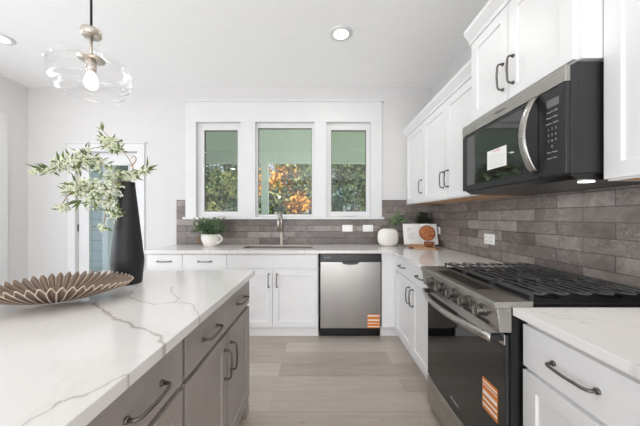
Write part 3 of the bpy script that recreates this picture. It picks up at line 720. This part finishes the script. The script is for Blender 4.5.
# ------------------------------------------------------------------ things on the worktop
px_, py_ = -1.268, 3.02
pp = thing('potted_plant', 'leafy green plant in a white handled pot left of the sink', 'potted plant', (px_, py_, ZT))
MB().lathe([(.062, 0), (.07, .005), (.096, .06), (.106, .11), (.104, .145), (.098, .145), (.099, .11), (.08, .03)], (px_, py_, ZT), 36).build('pot', M['ceramic'], pp, True, world=True)
MB().lathe([(.099, .125), (.001, .13)], (px_, py_, ZT), 24).build('soil', M['bark'], pp, world=True)
for s in (-1, 1):
    pts = [(px_+s*(.082+.018*k/10+.05*math.sin(PI*k/10)), py_-.03, ZT+.035+.105*k/10) for k in range(11)]
    MB().tube(pts, .010, 8).build('handle', M['rattan'] if s < 0 else M['ceramic'], pp, True, world=True)
g = random.Random(4); lf = MB(); sm_ = MB()
for k in range(64):
    a = g.uniform(0, 2*PI); b0 = Vector((px_+.05*math.cos(a), py_+.05*math.sin(a), ZT+.12))
    e = Vector((px_+g.uniform(-.20, .19), py_+g.uniform(-.15, .13), ZT+g.uniform(.16, .325)))
    md = (b0+e)/2+Vector((0, 0, .03)); sp = smooth_path([b0, md, e], 4); sm_.tube(sp, .002, 5)
    for p in sp[2:]:
        for _ in range(2): lf.leaf(p, (e-b0).normalized()*.4+rnd_dir(g), g.uniform(.035, .055), g.uniform(.016, .024), rnd_dir(g))
sm_.build('stems', M['sprigdark'], pp, world=True); tag(lf.build('leaves', M['sprig'], pp, world=True), kind='stuff')
# white rounded vase with sprigs
wx, wy = .80, 3.06
w_ = MB(); NZ, NA = 16, 40; H = .205
for i in range(NZ+1):
    u = i/NZ; zz = -1+2*u; hw = .122*(1-abs(zz)**3.2)**(1/3.2) if 0 < i < NZ else .06
    hw = max(hw, .066); hd = hw*.42
    for k in range(NA): a = 2*PI*k/NA; w_.v.append((hw*math.cos(a), hd*math.sin(a), H*u))
for i in range(NZ):
    for k in range(NA): l = (k+1) % NA; w_.f.append((i*NA+k, i*NA+l, (i+1)*NA+l, (i+1)*NA+k))
w_.f.append(tuple(range(NA))[::-1])
for k in range(NA): a = 2*PI*k/NA; w_.v.append((.05*math.cos(a), .02*math.sin(a), H-.012))
b = NZ*NA
for k in range(NA): l = (k+1) % NA; w_.f.append((b+k, b+l, b+NA+l, b+NA+k))
w_.f.append(tuple(b+NA+k for k in range(NA)))
wv_ = w_.build('vase', M['ceramic'], None, True); wv_.location = (wx, wy, ZT+.0005)
tag(wv_, 'squat rounded white vase beside the open cookbook', 'vase')
def sprig(label, base, ends, m, seed, name='leafy_sprig'):
    g = random.Random(seed); root = thing(name, label, 'greenery', base, 0, 'green sprigs behind the cookbook'); s1 = MB(); l1 = MB(); b0 = Vector(base)
    for e in ends:
        e = Vector(e); sp = smooth_path([b0, b0.lerp(e, .5)+Vector((0, 0, .03)), e], 5); s1.tube(sp, .002, 5)
        for p in sp[3:]:
            for _ in range(3): l1.leaf(p, (e-b0).normalized()*.7+rnd_dir(g), g.uniform(.045, .07), g.uniform(.02, .032), rnd_dir(g))
    s1.build('stem', m, root, world=True); tag(l1.build('leaves', m, root, world=True), kind='stuff')
sprig('leafy green sprig leaning out of the white vase', (wx+.02, wy, ZT+.19), [(.93, 3.10, 1.29), (.88, 3.1, 1.22), (.99, 3.12, 1.25), (1.03, 3.12, 1.21)], M['sprig'], 2)
# dark jar with a sprig behind the book
jx, jy = 1.28, 3.20
jr = MB().lathe([(.035, 0), (.045, .01), (.048, .10), (.03, .14), (.03, .155), (.026, .155), (.026, .13)], (0, 0, 0), 28).build('vase', M['ceramic'], None, True); jr.location = (jx, jy, ZT+.0005)
tag(jr, 'small pale vase hidden behind the cookbook in the corner', 'vase')
sprig('darker leafy sprig rising behind the cookbook in the corner', (jx, jy, ZT+.14), [(1.20, 3.19, 1.24), (1.26, 3.19, 1.29), (1.31, 3.2, 1.27), (1.33, 3.2, 1.22), (1.22, 3.2, 1.21)], M['sprigdark'], 6)
# cookbook on a stand: local frame, x right, y back, then turned and leaned
bk = thing('cookbook', 'open cookbook showing a round dish, propped on a wooden stand', 'book', (1.165, 2.985, ZT+.03), R(-4))
TILT = Matrix.Rotation(R(-17), 3, 'X')
def lean(mb): mb.v = [tuple(TILT @ Vector(p)) for p in mb.v]; return mb
pg = MB(); hw, hh = .188, .240
for s, nm in ((-1, 'left'), (1, 'right')):
    mb = MB(); n = 10; top = []
    for k in range(n+1):
        u = k/n; top.append((s*u*hw, -.004-.010*math.sin(PI*min(1, u*1.15))**.8*(1-u*.5), 0))
    poly = top+[(s*hw, .006, 0), (0, .006, 0)]
    lean(mb.prism(poly, (0, 0, hh))).build('page_block', M['paper'], bk)
lean(box(-hw-.006, .0065, -.004, hw+.006, .010, hh+.004)).build('cover', M['paper'], bk)
def disc(cx, cz, r, y, n=28, th=.001, sq=1): return MB().prism([(cx+r*math.cos(2*PI*k/n), y, cz+r*sq*math.sin(2*PI*k/n)) for k in range(n)], (0, -th, 0))
food = leafm('printed_food', (150, 70, 48), (216, 148, 92)); NTf = NT(food)
for nd in NTf.t.nodes:
    if nd.type == 'TEX_NOISE': nd.inputs['Scale'].default_value = 55
lean(disc(.072, .128, .092, -.0135)).build('printed_plate', M['wooddark'], bk)
lean(disc(.072, .128, .083, -.0145)).build('printed_dish', food, bk)
tx = MB(); g = random.Random(1)
for k in range(4): tx.box(-.15, -.0135, .19-k*.012, -.15+g.uniform(.03, .06), -.012, .194-k*.012)
for k in range(9): tx.box(-.15, -.0135, .13-k*.009, -.15+g.uniform(.06, .1), -.012, .132-k*.009)
lean(tx).build('printed_text', M['print'], bk)
bs = thing('book_stand', 'wooden stand under the open cookbook', 'book stand', (1.165, 2.985, ZT), R(-4))
MB().box(-.14, -.03, 0, .14, .09, .012).box(-.14, -.034, .012, .14, -.022, .034).build('base', M['wood'], bs, bevel=.002)
MB().prism([(-.07, .022, .0125), (.07, .022, .0125), (.07, .075, .17), (-.07, .075, .17)], (0, .008, .0)).build('back_rest', M['wood'], bs)
cb = thing('cutting_board', 'small wooden board lying in front of the cookbook', 'cutting board', (1.11, 2.80, ZT), R(-8))
box(-.10, -.05, 0, .12, .045, .018).build('board', M['wood'], cb, bevel=.005)
MB().tube([(-.10, -.002, .009), (-.145, -.002, .009)], .009, 10).build('handle', M['wooddark'], cb, True)
box(.1205, -.048, .0, .15, .043, .018).build('dark_end', M['wooddark'], cb, bevel=.004)
wb_ = MB().lathe([(.025, 0), (.03, .003), (.05, .03), (.056, .055), (.052, .055), (.044, .028), (.02, .008)], (0, 0, 0), 32).build('bowl', M['wooddark'], None, True); wb_.location = (1.175, 2.80, ZT+.0185)
tag(wb_, 'small brown wooden bowl standing on the wooden board', 'bowl')

# ------------------------------------------------------------------ outside: porch, side wing, lawn, trees
struct('porch_ceiling', box(-7.5, YB+.14, 2.76, 5, 6.2, 2.86), M['porch'])
struct('porch_beam', box(-7.5, 5.95, 2.50, 5, 6.12, 2.76), M['porch'])
struct('porch_column', box(-1.345, 5.96, -.15, -1.2, 6.11, 2.5), M['porch'])
struct('porch_floor', box(-7.5, YB+.14, -.2, 5, 6.3, -.05), M['porch'])
struct('exterior_wall', box(-7.4, 5.0, -.05, -4.17, 5.15, 2.76), M['siding'])
struct('exterior_trim', box(-4.17, 4.98, -.05, -4.06, 5.15, 2.76), M['trim'])
struct('ground', box(-40, YB+.15, -.6, 30, 60, -.3), M['lawn'])
def tree(label, x, y, h, rx, leafmats, seed, n=6500, low=.2, size=.2):
    g = random.Random(seed); root = thing('tree', label, 'tree', (x, y, -.3), 0, 'trees outside the windows')
    tk = MB(); top = Vector((g.uniform(-.3, .3), g.uniform(-.2, .2), h*.85))
    tk.tube([(0, 0, 0), (top.x*.3, top.y*.3, h*.35), (top.x, top.y, h*.85)], [.13, .1, .03], 8)
    for k in range(9):
        z = h*g.uniform(.2, .75); a = g.uniform(0, 2*PI); l = rx*g.uniform(.5, .9)
        tk.tube([(top.x*z/h, top.y*z/h, z), (l*.5*math.cos(a), l*.5*math.sin(a), z+.3), (l*math.cos(a), l*math.sin(a), z+.7)], [.05, .035, .012], 6)
    tk.build('trunk', M['bark'], root, True)
    cs = []
    for k in range(36):
        u = g.random(); z = low+(h-low)*u; rr = rx*(math.sin(PI*(.12+.8*u))**.7)*g.uniform(.2, 1); a = g.uniform(0, 2*PI)
        cs.append((Vector((rr*math.cos(a), rr*math.sin(a), z)), g.uniform(.4, .75)))
    per = [MB() for _ in leafmats]
    for k in range(n):
        ci = g.randrange(len(cs)); c, r = cs[ci]; d = rnd_dir(g); p = c+Vector((d.x, d.y, d.z*.8))*r*g.random()**.4
        per[ci % len(leafmats)].leaf(p, rnd_dir(g), size*g.uniform(.7, 1.3), size*.6, rnd_dir(g))
    for mb, nm in zip(per, leafmats):
        o = tag(mb.build('foliage', M[nm], root), kind='stuff')
T = [('green leafy tree seen through the left window', -4.9, 10.6, 5.0, 1.25, ('leaf_mid', 'leaf_olive'), 1),
     ('orange and green autumn tree behind the porch column in the middle window', -1.5, 10.4, 4.6, 1.15, ('leaf_orange', 'leaf_olive', 'leaf_mid'), 3),
     ('olive green tree seen through the right window', 1.3, 10.6, 4.6, 1.2, ('leaf_olive', 'leaf_blue', 'leaf_mid'), 5),
     ('bluish thin tree seen at the right side of the left window', -4.3, 15.0, 5.2, 1.2, ('leaf_blue', 'leaf_dark'), 2),
     ('dark green tree at the right side of the middle window', -.35, 14.6, 6.0, 1.3, ('leaf_dark', 'leaf_mid'), 4),
     ('bluish green tree at the right side of the right window', 3.1, 15.0, 6.0, 1.4, ('leaf_blue', 'leaf_mid'), 6),
     ('dark tree behind the autumn tree in the middle window', -2.6, 19.5, 7.0, 1.5, ('leaf_dark', 'leaf_blue'), 7),
     ('yellow green tree seen through the glazed door', -8.6, 10.8, 6.0, 1.5, ('leaf_olive', 'leaf_mid'), 8),
     ('dark tree between the left window and the glazed door view', -7.8, 15.2, 6.5, 1.5, ('leaf_dark', 'leaf_mid'), 9),
     ('tall dark tree behind the right window trees', 1.6, 19.5, 7.5, 1.7, ('leaf_dark', 'leaf_mid'), 10),
     ('tall blue green tree behind the left window trees', -6.7, 19.5, 7.5, 1.6, ('leaf_blue', 'leaf_dark'), 11)]
for a in T: tree(*a)
